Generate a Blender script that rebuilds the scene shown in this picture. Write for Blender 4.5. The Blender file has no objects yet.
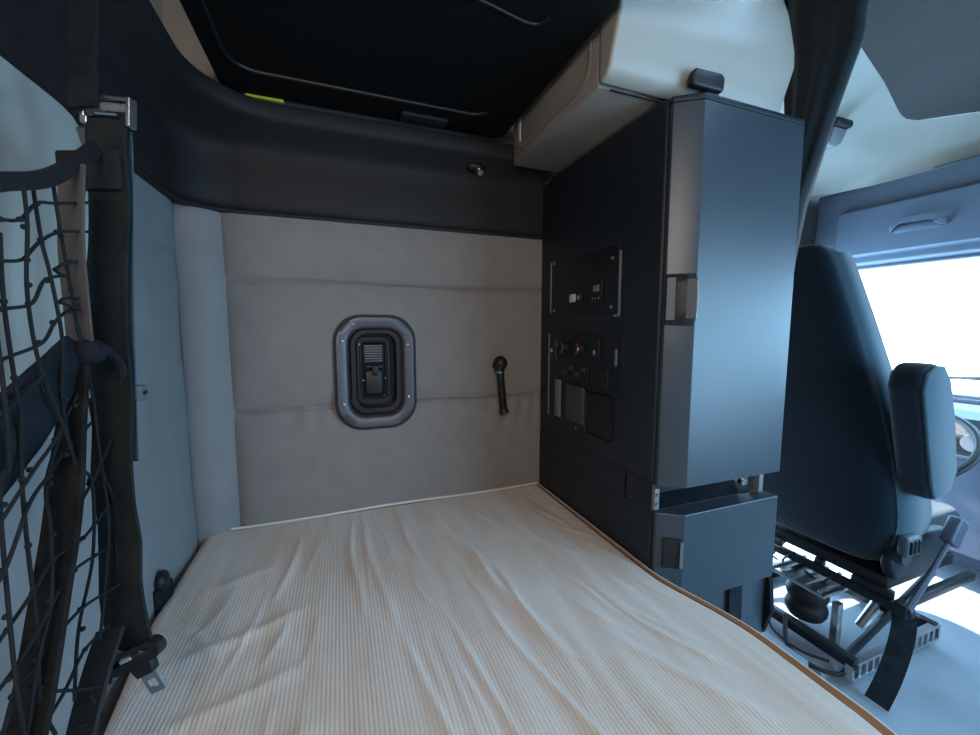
import bpy, bmesh, math, random
from mathutils import Vector as V, Matrix, noise
random.seed(4)
PI = math.pi
S = bpy.context.scene
COL = S.collection

# ---------------------------------------------------------------- materials
def mat(name, col, rough=.5, metal=0, bump=0, bscale=200, var=0, vscale=8, spec=.5, sheen=0, emit=None, estr=0, coat=0):
    m = bpy.data.materials.new(name); m.use_nodes = True
    nt = m.node_tree; b = nt.nodes['Principled BSDF']
    b.inputs['Base Color'].default_value = (*col, 1)
    b.inputs['Roughness'].default_value = rough
    b.inputs['Metallic'].default_value = metal
    b.inputs['Specular IOR Level'].default_value = spec
    b.inputs['Sheen Weight'].default_value = sheen
    b.inputs['Coat Weight'].default_value = coat
    if emit:
        b.inputs['Emission Color'].default_value = (*emit, 1); b.inputs['Emission Strength'].default_value = estr
    tc = nt.nodes.new('ShaderNodeTexCoord')
    if var:
        n = nt.nodes.new('ShaderNodeTexNoise'); n.inputs['Scale'].default_value = vscale; n.inputs['Detail'].default_value = 5
        nt.links.new(tc.outputs['Object'], n.inputs['Vector'])
        r = nt.nodes.new('ShaderNodeValToRGB')
        r.color_ramp.elements[0].position = .3; r.color_ramp.elements[1].position = .7
        r.color_ramp.elements[0].color = (*[c*(1-var) for c in col], 1)
        r.color_ramp.elements[1].color = (*[min(1, c*(1+var)) for c in col], 1)
        nt.links.new(n.outputs['Fac'], r.inputs[0]); nt.links.new(r.outputs[0], b.inputs['Base Color'])
    if bump:
        n = nt.nodes.new('ShaderNodeTexNoise'); n.inputs['Scale'].default_value = bscale; n.inputs['Detail'].default_value = 3
        nt.links.new(tc.outputs['Object'], n.inputs['Vector'])
        bp = nt.nodes.new('ShaderNodeBump'); bp.inputs['Strength'].default_value = bump; bp.inputs['Distance'].default_value = .002
        nt.links.new(n.outputs['Fac'], bp.inputs['Height']); nt.links.new(bp.outputs[0], b.inputs['Normal'])
    return m

M = dict(
    quilt=mat('quilted_fabric', (.245, .225, .208), .9, bump=.35, bscale=420, var=.05, vscale=14, spec=.2, sheen=.1),
    quilt_rear=mat('rear_fabric', (.25, .26, .265), .85, bump=.3, bscale=420, var=.06, vscale=9, spec=.25),
    pale=mat('pale_vinyl', (.38, .40, .38), .7, bump=.2, bscale=300, var=.08, vscale=7),
    tan=mat('tan_binding', (.075, .062, .054), .9, bump=.4, bscale=500, var=.1),
    trim=mat('dark_trim_plastic', (.0165, .0168, .0175), .62, bump=.25, bscale=700, var=.06, vscale=20, spec=.3),
    gasket=mat('black_rubber', (.008, .008, .009), .6),
    black=mat('black_plastic', (.010, .011, .012), .45, bump=.2, bscale=500, spec=.4),
    bunk=mat('black_bunk_board', (.0025, .0035, .0035), .8, bump=.2, bscale=500, spec=.25),
    ward=mat('charcoal_cabinet_plastic', (.0095, .0145, .021), .5, bump=.25, bscale=800, var=.05, vscale=5, spec=.45),
    door=mat('charcoal_door_plastic', (.030, .043, .056), .36, bump=.15, bscale=800, var=.05, vscale=5, spec=.65),
    panel=mat('control_panel_plastic', (.006, .009, .013), .42, bump=.2, bscale=700),
    greypl=mat('grey_plastic', (.16, .17, .18), .45, bump=.2, bscale=500),
    midpl=mat('brown_grey_plastic', (.055, .048, .046), .5, bump=.2, bscale=500),
    white=mat('cream_white_plastic', (.34, .335, .295), .42, bump=.15, bscale=900, var=.03, vscale=4),
    beige=mat('beige_lining', (.24, .215, .185), .75, bump=.3, bscale=500, var=.05),
    headl=mat('grey_headliner', (.066, .064, .062), .95, bump=.5, bscale=350, var=.04, vscale=30, spec=.1),
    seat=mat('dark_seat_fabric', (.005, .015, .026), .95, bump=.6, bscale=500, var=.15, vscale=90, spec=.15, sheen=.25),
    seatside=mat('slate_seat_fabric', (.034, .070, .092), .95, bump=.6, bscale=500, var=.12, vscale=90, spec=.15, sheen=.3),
    console=mat('slate_console_plastic', (.115, .15, .20), .5, bump=.2, bscale=700, var=.04),
    dash=mat('dash_plastic', (.055, .07, .10), .5, bump=.2, bscale=700),
    floor=mat('grey_floor_vinyl', (.23, .26, .29), .6, bump=.4, bscale=220, var=.12, vscale=5),
    metal=mat('brushed_steel', (.55, .55, .54), .3, 1, bump=.1, bscale=300),
    frame=mat('grey_hatch_metal', (.11, .115, .13), .42, .5, bump=.15, bscale=400),
    darkmetal=mat('black_steel', (.035, .038, .042), .4, .7, bump=.2, bscale=300),
    rubber=mat('black_bellows_rubber', (.012, .012, .013), .6, bump=.2),
    web=mat('black_webbing', (.0125, .0165, .0165), .9, bump=.5, bscale=500, var=.35, vscale=25, spec=.2),
    webdark=mat('dark_strap_webbing', (.010, .014, .018), .9, bump=.5, bscale=500, var=.4, vscale=30, spec=.2),
    webbrown=mat('worn_brown_webbing', (.0125, .0122, .0115), .95, bump=.5, bscale=400, var=.6, vscale=40, spec=.15),
    cord=mat('black_net_cord', (.014, .016, .017), .9, bump=.5, bscale=900, spec=.2),
    hatchin=mat('hatch_glass_black', (.012, .013, .013), .12, coat=.5),
    curtain=mat('dark_curtain_fabric', (.008, .015, .020), .95, bump=.6, bscale=400, var=.2, vscale=30, spec=.1, sheen=.3),
    lime=mat('lime_label', (.50, .62, .05), .5),
    cleat=mat('white_contact_plastic', (.60, .58, .52), .4),
    red=mat('red_mark', (.35, .04, .05), .5),
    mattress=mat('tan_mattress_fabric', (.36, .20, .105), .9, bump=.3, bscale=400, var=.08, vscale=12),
    piping=mat('white_piping', (.75, .70, .62), .8, bump=.3, bscale=500),
    wall_shell=mat('sleeper_shell_lining', (.26, .25, .235), .85, bump=.3, bscale=300, var=.05),
)

def sheet_material():
    m = bpy.data.materials.new('ribbed_cream_sheet'); m.use_nodes = True
    nt = m.node_tree; N = nt.nodes.new; K = nt.links.new
    b = nt.nodes['Principled BSDF']; b.inputs['Roughness'].default_value = .85; b.inputs['Specular IOR Level'].default_value = .2
    b.inputs['Sheen Weight'].default_value = .15
    tc = N('ShaderNodeTexCoord')
    w = N('ShaderNodeTexWave'); w.wave_type = 'BANDS'; w.bands_direction = 'X'
    w.inputs['Scale'].default_value = 42; w.inputs['Distortion'].default_value = .35
    w.inputs['Detail'].default_value = 1; w.inputs['Detail Scale'].default_value = 1
    K(tc.outputs['Object'], w.inputs['Vector'])
    n = N('ShaderNodeTexNoise'); n.inputs['Scale'].default_value = 5; n.inputs['Detail'].default_value = 4
    mp = N('ShaderNodeMapping'); mp.inputs['Scale'].default_value = (3.5, .7, 1)
    K(tc.outputs['Object'], mp.inputs['Vector']); K(mp.outputs[0], n.inputs['Vector'])
    r = N('ShaderNodeValToRGB')
    r.color_ramp.elements[0].position = .33; r.color_ramp.elements[0].color = (.69, .60, .51, 1)
    r.color_ramp.elements[1].position = .62; r.color_ramp.elements[1].color = (.75, .705, .655, 1)
    K(n.outputs['Fac'], r.inputs[0])
    mx = N('ShaderNodeMix'); mx.data_type = 'RGBA'; mx.blend_type = 'MULTIPLY'; mx.inputs[0].default_value = 1
    r2 = N('ShaderNodeValToRGB'); r2.color_ramp.elements[0].color = (.95, .925, .895, 1); r2.color_ramp.elements[1].color = (1, 1, 1, 1)
    K(w.outputs['Fac'], r2.inputs[0]); K(r.outputs[0], mx.inputs[6]); K(r2.outputs[0], mx.inputs[7])
    K(mx.outputs[2], b.inputs['Base Color'])
    n2 = N('ShaderNodeTexNoise'); n2.inputs['Scale'].default_value = 300
    K(tc.outputs['Object'], n2.inputs['Vector'])
    ad = N('ShaderNodeMath'); ad.operation = 'MULTIPLY_ADD'; ad.inputs[1].default_value = .5
    K(n2.outputs['Fac'], ad.inputs[0]); K(w.outputs['Fac'], ad.inputs[2])
    bp = N('ShaderNodeBump'); bp.inputs['Strength'].default_value = .25; bp.inputs['Distance'].default_value = .002
    K(ad.outputs[0], bp.inputs['Height']); K(bp.outputs[0], b.inputs['Normal'])
    return m
M['sheet'] = sheet_material()

def glass_material(name, tint, gloss=.08):
    m = bpy.data.materials.new(name); m.use_nodes = True
    nt = m.node_tree; N = nt.nodes.new; K = nt.links.new
    nt.nodes.remove(nt.nodes['Principled BSDF'])
    t = N('ShaderNodeBsdfTransparent'); t.inputs[0].default_value = (*tint, 1)
    g = N('ShaderNodeBsdfGlossy'); g.inputs['Roughness'].default_value = .03
    mx = N('ShaderNodeMixShader'); mx.inputs[0].default_value = .05; K(t.outputs[0], mx.inputs[1]); K(g.outputs[0], mx.inputs[2])
    K(mx.outputs[0], nt.nodes['Material Output'].inputs[0])
    return m
M['glass'] = glass_material('window_glass', (.93, .97, .97))
M['dimglass'] = glass_material('tinted_hatch_glass', (.25, .28, .27))

# ---------------------------------------------------------------- mesh builder
class B:
    def __init__(s): s.bm = bmesh.new()
    def _merge(s, t):
        me = bpy.data.meshes.new('t'); t.to_mesh(me); t.free(); s.bm.from_mesh(me); bpy.data.meshes.remove(me)
    def box(s, x0, x1, y0, y1, z0, z1, bev=0, seg=2, mtx=None):
        t = bmesh.new(); bmesh.ops.create_cube(t, size=1)
        for v in t.verts: v.co = V(((x0+x1)/2+v.co.x*(x1-x0), (y0+y1)/2+v.co.y*(y1-y0), (z0+z1)/2+v.co.z*(z1-z0)))
        if bev: bmesh.ops.bevel(t, geom=t.edges[:], offset=bev, segments=seg, profile=.5, affect='EDGES')
        if mtx: bmesh.ops.transform(t, matrix=mtx, verts=t.verts)
        s._merge(t); return s
    def prism(s, pts, vec, bev=0, seg=2):
        t = bmesh.new(); vec = V(vec)
        a = [t.verts.new(V(p)) for p in pts]; b = [t.verts.new(V(p)+vec) for p in pts]
        t.faces.new(a); t.faces.new(b[::-1]); n = len(pts)
        for i in range(n): t.faces.new((a[i], b[i], b[(i+1) % n], a[(i+1) % n]))
        bmesh.ops.recalc_face_normals(t, faces=t.faces)
        if bev: bmesh.ops.bevel(t, geom=t.edges[:], offset=bev, segments=seg, profile=.5, affect='EDGES', clamp_overlap=True)
        s._merge(t); return s
    def loft(s, rows, close=False, cap=False, thick=0):
        t = bmesh.new(); R = [[t.verts.new(V(p)) for p in r] for r in rows]
        for i in range(len(R)-1):
            n = len(R[i])
            for j in range(n if close else n-1):
                t.faces.new((R[i][j], R[i][(j+1) % n], R[i+1][(j+1) % n], R[i+1][j]))
        if cap: t.faces.new(R[0][::-1]); t.faces.new(R[-1])
        bmesh.ops.recalc_face_normals(t, faces=t.faces)
        if thick: bmesh.ops.solidify(t, geom=t.faces[:], thickness=thick)
        s._merge(t); return s
    def tube(s, pts, r, n=8, r1=None):
        pts = [V(p) for p in pts]; rows = []
        d0 = (pts[1]-pts[0]).normalized(); up = V((0, 0, 1)) if abs(d0.z) < .9 else V((1, 0, 0))
        a = d0.cross(up).normalized(); m = len(pts)
        for i, p in enumerate(pts):
            d = (pts[min(i+1, m-1)]-pts[max(i-1, 0)]).normalized()
            a = (a-d*a.dot(d)).normalized(); b = d.cross(a)
            rr = r if r1 is None else r+(r1-r)*i/(m-1)
            rows.append([p+(a*math.cos(2*PI*k/n)+b*math.sin(2*PI*k/n))*rr for k in range(n)])
        return s.loft(rows, close=True, cap=True)
    def cyl(s, p0, p1, r, n=20, r1=None): return s.tube([p0, p1], r, n, r1)
    def ribbon(s, pts, across, w, th=.003, widths=None):
        pts = [V(p) for p in pts]; A = V(across).normalized(); rows = []; m = len(pts)
        for i, p in enumerate(pts):
            d = (pts[min(i+1, m-1)]-pts[max(i-1, 0)]).normalized()
            a = (A-d*A.dot(d)).normalized(); nn = d.cross(a)
            ww = (widths[i] if widths else w)/2
            rows.append([p-a*ww-nn*th/2, p+a*ww-nn*th/2, p+a*ww+nn*th/2, p-a*ww+nn*th/2])
        return s.loft(rows, close=True, cap=True)
    def sphere(s, c, r, sc=(1, 1, 1), n=20):
        t = bmesh.new(); bmesh.ops.create_uvsphere(t, u_segments=n, v_segments=n//2, radius=r)
        for v in t.verts: v.co = V((v.co.x*sc[0]+c[0], v.co.y*sc[1]+c[1], v.co.z*sc[2]+c[2]))
        s._merge(t); return s
    def ring(s, outer, inner, vec):
        """outer, inner: same-length closed loops; prism between them"""
        vec = V(vec); n = len(outer)
        rows = [[V(p) for p in outer], [V(p)+vec for p in outer], [V(p)+vec for p in inner], [V(p) for p in inner], [V(p) for p in outer]]
        return s.loft(rows, close=True)
    def out(s, name, m, parent=None, smooth=True, bevel=0, sub=0, ang=35):
        me = bpy.data.meshes.new(name); 
        bmesh.ops.remove_doubles(s.bm, verts=s.bm.verts, dist=1e-6)
        s.bm.to_mesh(me); s.bm.free()
        me.materials.append(M[m] if isinstance(m, str) else m)
        o = bpy.data.objects.new(name, me); COL.objects.link(o)
        if parent: o.parent = parent; o.matrix_parent_inverse = Matrix.Translation(-parent.location)
        if smooth:
            for p in me.polygons: p.use_smooth = True
            try: me.set_sharp_from_angle(angle=math.radians(ang))
            except Exception: pass
        if bevel:
            b = o.modifiers.new('b', 'BEVEL'); b.width = bevel; b.segments = 3; b.limit_method = 'ANGLE'; b.angle_limit = math.radians(40)
        if sub:
            b = o.modifiers.new('s', 'SUBSURF'); b.levels = sub; b.render_levels = sub
        return o

def rrect(cx, cy, w, h, r, n=8):
    out = []
    for (sx, sy, a0) in ((1, 1, 0), (-1, 1, 90), (-1, -1, 180), (1, -1, 270)):
        for k in range(n+1):
            a = math.radians(a0+90*k/n)
            out.append((cx+sx*(w/2-r)+r*math.cos(a), cy+sy*(h/2-r)+r*math.sin(a)))
    return out
def smooth_line(p, k=5):
    p = [V(q) for q in p]; out = []
    for i in range(len(p)-1):
        a = p[max(i-1, 0)]; b = p[i]; c = p[i+1]; d = p[min(i+2, len(p)-1)]
        for j in range(k):
            t = j/k
            out.append(.5*((2*b)+(-a+c)*t+(2*a-5*b+4*c-d)*t*t+(-a+3*b-3*c+d)*t**3))
    out.append(p[-1]); return out
def struct(o): o['kind'] = 'structure'; return o
def tag(o, label, cat, group=None):
    o['label'] = label; o['category'] = cat
    if group: o['group'] = group
    return o
def thing(name, loc, label, cat, group=None):
    o = bpy.data.objects.new(name, None); o.location = loc; o.empty_display_size = .05; COL.objects.link(o)
    return tag(o, label, cat, group)

# ================================================================ SETTING
XR, YF, YN = -.425, 1.45, -.80     # rear wall, far side wall, near side wall
# floor
struct(B().box(XR-.05, 3.3, YN-.05, 1.62, -.06, 0).out('floor', 'floor', smooth=False))
# far wall: padded fabric with two stitched seams
def wall_far():
    x0, x1 = -.322, .78; zs = []; seams = [.45, 1.015, 1.43, 1.66]
    nx, nz = 150, 300; rows = []
    for j in range(nz+1):
        z = .45+(1.66-.45)*j/nz; row = []
        for k in range(3):
            if seams[k] <= z <= seams[k+1]: a, b = seams[k], seams[k+1]; break
        for i in range(nx+1):
            x = x0+(x1-x0)*i/nx
            wav = .004*math.sin(x*7+k)          # the seams wander a little
            t = min(1, max(0, (z-a)/(b-a)))
            d = min(t, 1-t)*(b-a)
            bulge = .020*(1-math.exp(-d/.035))
            ex = min(x-x0, .9)
            bulge *= (1-math.exp(-ex/.02))
            bulge -= .005*math.exp(-(d/.005)**2)
            # gathered wrinkles hanging under the hatch and along the lower seam
            wr = 0
            if z < 1.02:
                wr = .007*math.exp(-(1.0-z)/.09)*math.sin(x*55+6*math.sin(x*9)+(1-z)*22)*(.4+.6*noise.noise(V((x*5, 0, 3))))
                wr += .005*math.exp(-((x-.40)/.18)**2-((z-.86)/.09)**2)*math.sin((x+z*.8)*60)
            soft = .003*noise.noise(V((x*4, z*5, 1)))+.0012*noise.noise(V((x*13, z*16, 7)))
            row.append((x, YF-bulge-wr-soft, z+wav*math.exp(-d/.03)))
        rows.append(row)
    b = B().loft(rows)
    # opening for the hatch
    kill = [f for f in b.bm.faces if abs(f.calc_center_median().x-.116) < .092 and abs(f.calc_center_median().z-1.128) < .152]
    bmesh.ops.delete(b.bm, geom=kill, context='FACES')
    struct(b.out('wall_far', 'quilt', ang=80))
wall_far()
struct(B().box(-.6, .80, YF+.08, YF+.14, 0, 2.45).out('wall_far_shell', 'wall_shell', smooth=False)).name = 'wall_far_outer'
struct(B().box(-.45, .80, YF-.005, YF+.02, 1.70, 2.42).out('wall_far_upper', 'beige', smooth=False))
# padded corner roll between far wall and rear wall
rows = []
for j in range(41):
    z = .45+1.183*j/40; row = []
    for i in range(17):
        t = i/16; x = -.315+(-.43+.315)*t; y = YF+.01-.055*t
        bul = .022*math.sin(PI*t)**.8
        row.append((x+bul*.45, y-bul*.9+.002*noise.noise(V((t*3, z*4, 2))), z))
    rows.append(row)
struct(B().loft(rows).out('trim_1', 'quilt_rear', ang=80))
# rear wall: padded, soft seams
rows = []
seams = [.45, 1.0, 1.50, 1.70]
for j in range(101):
    z = .45+1.25*j/100; row = []
    for i in range(121):
        y = YN+(1.40-YN)*i/120
        d = min(abs(z-q-.02*math.sin(y*4)*(q == 1.0)) for q in (1.0, 1.50))
        bul = .012*(1-math.exp(-d/.03))
        if y > 1.33: bul *= max(0, (1.40-y)/.07)**.5
        row.append((XR+bul+.006*noise.noise(V((y*3, z*3, 5)))+.0025*noise.noise(V((y*9, z*5, 8)))-.003, y, z))
    rows.append(row)
struct(B().loft(rows).out('wall_rear', 'quilt_rear', ang=80))
struct(B().box(XR-.10, XR-.035, YN-.05, 1.55, 0, 2.45).out('wall_rear_outer', 'wall_shell', smooth=False))
struct(B().box(XR-.035, XR-.005, YN, 1.48, 1.70, 2.42).out('wall_rear_upper', 'beige', smooth=False))
# near side wall of the sleeper, roof, cab shell
struct(B().box(XR-.1, 1.30, YN-.06, YN, 0, 2.45).out('wall_near', 'wall_shell', smooth=False))
struct(B().box(XR-.1, 1.28, YN-.06, YF+.09, 2.42, 2.48).out('ceiling', 'beige', smooth=False))
# near door: low panel and frame round a big window opening
b = B(); b.box(1.3, 3.2, YN-.06, YN, 0, .58); b.box(1.3, 3.2, YN-.06, YN, 1.70, 2.2); b.box(2.9, 3.2, YN-.06, YN, .62, 1.62)
struct(b.out('door_1', 'dash', smooth=False))
g = struct(B().box(1.3, 2.9, YN-.035, YN-.03, .58, 1.70).out('window_2', 'glass', smooth=False))
# driver side: the door stands open, only the frame above and the pillars are there
b = B(); b.box(.80, 1.62, 1.50, 1.56, 0, 2.45); b.box(1.62, 2.75, 1.50, 1.56, 1.60, 2.2)
struct(b.out('wall_driver_side', 'trim', smooth=False))
b = B(); b.prism([(2.46, 1.50, 1.66), (2.60, 1.50, 1.66), (3.12, 1.50, .90), (3.0, 1.50, .90)], (0, .06, 0)); b.box(2.95, 3.15, 1.5, 1.56, 0, .92)
struct(b.out('trim_6', 'trim', smooth=False))
# roof over the cab
struct(B().box(1.28, 3.2, YN-.06, 1.56, 2.22, 2.28).out('roof_shell', 'wall_shell', smooth=False)).name = 'ceiling_cab_outer'
# firewall below windscreen
struct(B().box(3.14, 3.2, YN-.05, 1.55, 0, .92).out('wall_front', 'dash', smooth=False))
# windscreen
o = B().prism([(2.55, YN, 1.64), (2.556, YN, 1.644), (3.136, YN, .904), (3.13, YN, .90)], (0, 1.5-YN, 0)).out('window_1', 'glass', smooth=False)
struct(o)

# ---- dark trim band round the sleeper walls, swept round the corner
def lip_path(o, n=14):
    r = .11+.80*o; p = []
    yl, xl = YF-o, XR+o
    xs = [.757, .6, .45, .3, .15, 0, -.1]
    for x in xs: p.append((x, yl))
    cx, cy = xl+r, yl-r
    for k in range(n+1):
        a = PI/2+PI/2*k/n; p.append((cx+r*math.cos(a), cy+r*math.sin(a)))
    for y in (1.0, .8, .6, .4, .2, 0, -.3, -.78): p.append((xl, y))
    return p
prof = [(-.02, 1.632), (.004, 1.632), (.016, 1.640), (.021, 1.66), (.024, 1.70), (.022, 1.76), (.022, 1.80), (.026, 1.818), (.040, 1.832), (.080, 1.862), (.092, 1.868), (.099, 1.874), (.102, 1.882), (.102, 1.912), (.099, 1.920), (.09, 1.924), (-.01, 1.924)]
rows = [[(x, y, z) for x, y in lip_path(o)] for o, z in prof]
struct(B().loft(rows).out('trim_2', 'trim', ang=50))
struct(B().loft([[(x, y, z) for x, y in lip_path(o)] for o, z in ((.0, 1.626), (.024, 1.626), (.026, 1.631), (.024, 1.636), (0, 1.636))]).out('trim_3', 'gasket'))

# ---- cab ceiling: headliner, white surround, soffit over the console
H = [(1.22, .70), (1.5, .83), (1.85, .925), (2.12, 1.01), (2.19, 1.03), (2.25, 1.04), (2.31, 1.03), (2.36, .99), (2.455, .90), (2.47, .70), (2.48, .3), (2.48, -.3), (2.48, -.75)]
Bl = [(1.22, 1.00), (1.6, 1.05), (1.86, 1.09), (2.007, 1.139), (2.12, 1.16), (2.22, 1.165), (2.33, 1.15), (2.44, 1.11), (2.50, .98), (2.52, .75), (2.53, .3), (2.53, -.3), (2.53, -.75)]
Al = [(1.22, 1.42), (1.6, 1.47), (1.95, 1.49), (2.15, 1.49), (2.26, 1.48), (2.35, 1.44), (2.41, 1.38), (2.45, 1.25), (2.46, 1.0), (2.465, .75), (2.47, .3), (2.47, -.3), (2.47, -.75)]
hb = []
for t in range(0, 7):
    f_ = t/6; zz = 2.15-.10*f_**1.3
    hb.append([(a[0]+(b_[0]-a[0])*f_, a[1]+(b_[1]-a[1])*f_, zz) for a, b_ in zip(H, Bl)])
ba = []
for t in range(0, 9):
    f_ = t/8; zz = 2.05-.08*f_-.004*math.sin(PI*f_)
    ba.append([(a[0]+(b_[0]-a[0])*f_, a[1]+(b_[1]-a[1])*f_, zz) for a, b_ in zip(Bl, Al)])
struct(B().loft(hb+ba[1:]).out('trim_4', 'white', ang=70))
# headliner (padded, one tuft)
rows = []
near = [(x, YN) for x, y in H]
tuft = (1.575, .67)
for t in range(0, 61):
    f_ = t/60; row = []
    dense = []
    for i in range(len(H)-1):
        for k in range(8):
            u = k/8; dense.append((H[i][0]+(H[i+1][0]-H[i][0])*u, H[i][1]+(H[i+1][1]-H[i][1])*u))
    for (x, y) in dense:
        yy = y+(YN-y)*f_; d = math.hypot(x-tuft[0], yy-tuft[1])
        z = 2.152+.03*min(1, f_*8)-.000*d
        z += .022*math.exp(-(d/.05)**2)*0 + (-.012*math.exp(-(d/.14)**2)+.02*math.exp(-(d/.025)**2)) + .003*noise.noise(V((x*6, yy*6, 0)))
        row.append((x, yy, z))
    rows.append(row)
struct(B().loft(rows).out('headliner', 'headl', ang=60)).name = 'ceiling_headliner'

# ================================================================ OVERHEAD CONSOLE
con = thing('overhead_console', (2.46, .4, 1.62), 'slate blue overhead console above the bright windscreen, long locker door with pull handle', 'console')
b = B(); b.prism([(2.462, YN+.01, 1.985), (2.45, YN+.01, 1.60), (2.56, YN+.01, 1.585), (2.62, YN+.01, 1.64), (2.70, YN+.01, 1.985)], (0, 1.47-YN, 0))
b.out('housing', 'console', con, bevel=.008)
b = B(); b.prism([(2.453, 1.36, 1.63), (2.466, 1.36, 1.865), (2.445, 1.36, 1.87), (2.425, 1.36, 1.86), (2.425, 1.36, 1.64)], (0, -1.9, 0))
cd = b.out('locker_door', 'console', con, bevel=.006)
b = B(); pts = smooth_line([(2.422, 1.135, 1.735), (2.392, 1.125, 1.735), (2.388, 1.10, 1.76), (2.388, 1.04, 1.763), (2.388, .985, 1.757), (2.392, .965, 1.735), (2.422, .955, 1.732)])
b.ribbon(pts, (0, 0, 1), .022, .007); b.box(2.415, 2.426, .965, 1.125, 1.715, 1.745, .004)
b.out('pull_handle', 'console', cd)
b = B(); b.box(2.50, 2.545, -.70, 1.40, 1.578, 1.594, .006)
b.out('sun_visor_edge', 'dash', con)

# side white locker handle
h = thing('locker_handle', (1.83, 1.06, 2.01), 'small dark topped pull handle on the white roof locker right of the curtain', 'handle')
b = B(); b.box(1.775, 1.875, 1.02, 1.085, 2.045, 2.075, .012, 3); b.out('grip', 'black', h)
b = B(); b.prism([(1.785, 1.035, 2.043), (1.865, 1.035, 2.043), (1.86, 1.05, 1.998), (1.84, 1.055, 1.985), (1.81, 1.055, 1.985), (1.79, 1.05, 1.998)], (0, .035, 0), .005, 2); b.out('catch_plate', 'greypl', h)

# ================================================================ DASHBOARD, WHEEL, WIPER
d = thing('dashboard', (2.95, .4, 0), 'blue grey dashboard under the windscreen with an instrument hood behind the driver seat', 'dashboard')
b = B(); b.prism([(2.80, YN+.02, .18), (2.72, YN+.02, .50), (2.72, YN+.02, .76), (2.80, YN+.02, .86), (3.10, YN+.02, .885), (3.13, YN+.02, .86), (3.13, YN+.02, .18)], (0, 1.40-YN, 0)); b.out('dash_body', 'dash', d, bevel=.02)
b = B(); b.prism([(2.66, .72, .70), (2.64, .72, .78), (2.72, .72, .86), (2.90, .72, .88), (2.86, .72, .70)], (0, .66, 0)); b.out('instrument_hood', 'black', d, bevel=.02)
for k, (yy, zz, r) in enumerate(((.88, .765, .04), (1.03, .765, .045), (1.20, .765, .04))):
    b = B(); b.cyl((2.655, yy, zz), (2.640, yy, zz), r, 24, r*.95); b.out('gauge', 'greypl', d)
b = B()
for k in range(4): b.box(2.700, 2.722, .50+.045*k, .535+.045*k, .64, .69, .004)
b.out('switch_row', 'greypl', d)
b = B(); b.box(2.695, 2.722, .46, .72, .50, .60, .006); b.out('radio', 'black', d)
sw = thing('steering_wheel', (2.4, 1.0, .76), 'dark steering wheel half hidden beyond the raised armrest', 'steering wheel')
ctr = V((2.40, 1.0, .76)); nrm = V((-.62, 0, .78)).normalized(); ax = V((0, 1, 0)); bx = nrm.cross(ax)
pts = [ctr+(ax*math.cos(a)+bx*math.sin(a))*.215 for a in [2*PI*k/40 for k in range(41)]]
B().tube(pts, .015, 10).out('rim', 'black', sw)
b = B(); b.sphere(ctr-nrm*.03, .07, (1, 1, .6))
for a in (.1, PI-.1, -PI/2): b.tube([ctr-nrm*.03, ctr+(ax*math.cos(a)+bx*math.sin(a))*.21], .012, 8)
b.out('hub', 'dash', sw)
B().tube([ctr-nrm*.04, ctr-nrm*.20], .035, 14).out('column', 'black', sw)
w = thing('windscreen_wiper', (3.05, .9, 1.0), 'thin dark wiper lying across the lower windscreen', 'wiper')
B().tube([(3.10, 1.25, 1.0), (3.09, .95, 1.035), (3.09, .35, 1.05)], .008, 8).out('wiper_arm', 'black', w)
B().box(3.085, 3.095, .30, 1.2, 1.010, 1.022, .003).out('wiper_blade', 'gasket', w)

# ================================================================ BUNK BASE, MATTRESS, SHEET
tag(B().box(-.41, .715, YN+.02, 1.43, 0, .50, .01).out('bunk_base', 'wall_shell'), 'plain bunk box holding up the mattress under the cream sheet', 'bed base')
def right_edge(y):
    # outline of the mattress on the cabinet side
    t = max(0, min(1, (.80-y)/.28)); t = t*t*(3-2*t); return .750+.055*t-(.012 if y < .35 else 0)*min(1, (.35-y)/.1 if y < .35 else 0)
def left_edge(y):
    if y > 1.1: return -.412
    t = max(0, min(1, (1.1-y)/.5)); t = t*t*(3-2*t); return -.412+.045*t
mt = thing('mattress', (.2, .3, .50), 'tan sided bunk mattress under the cream ribbed sheet', 'mattress')
ys = [YN+.04+(1.43-YN-.04)*k/60 for k in range(61)]
rows = []
for y in ys:
    l, r = left_edge(y)+.008, right_edge(y)-.010
    rows.append([(l, y, .502), (l, y, .62), (l+.01, y, .634), (r-.01, y, .634), (r, y, .62), (r, y, .502)])
B().loft(rows, close=True, cap=True).out('core', 'mattress', mt)
B().tube([(right_edge(y)-.006, y, .600) for y in ys], .006, 8).out('piping', 'piping', mt)
B().tube([(right_edge(y)-.006, y, .520) for y in ys], .005, 8).out('piping', 'piping', mt)

RID = []   # long pulled wrinkles: polyline in xy, height, half width
def ridge(pts, h, w): RID.append((smooth_line([(x, y, 0) for x, y in pts], 4), h, w))
ridge([(.28, 1.33), (.30, 1.15), (.335, 1.02), (.345, .88), (.375, .72), (.40, .55)], .0085, .013)
ridge([(.315, 1.1), (.37, .92), (.375, .75), (.42, .6)], .005, .009)
ridge([(.02, 1.36), (.01, 1.15), (.03, .90)], .006, .008)
ridge([(.05, 1.38), (.06, 1.1), (.10, .8)], .004, .010)
ridge([(-.13, 1.30), (-.14, 1.15), (-.17, .98)], .006, .010)
ridge([(.40, 1.28), (.46, 1.05), (.54, .80), (.58, .62)], .0035, .007)
ridge([(.52, 1.22), (.56, 1.0), (.66, .72)], .003, .007)
ridge([(.60, 1.30), (.66, 1.15), (.70, .95)], .003, .012)
ridge([(.18, 1.34), (.17, 1.18), (.19, 1.05)], .0035, .008)
ridge([(.30, .85), (.31, .70), (.36, .48), (.39, .34)], .004, .008)
ridge([(.10, .80), (.13, .62), (.17, .40)], .0045, .008)
ridge([(.20, .85), (.23, .60), (.26, .38)], .004, .007)
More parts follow.
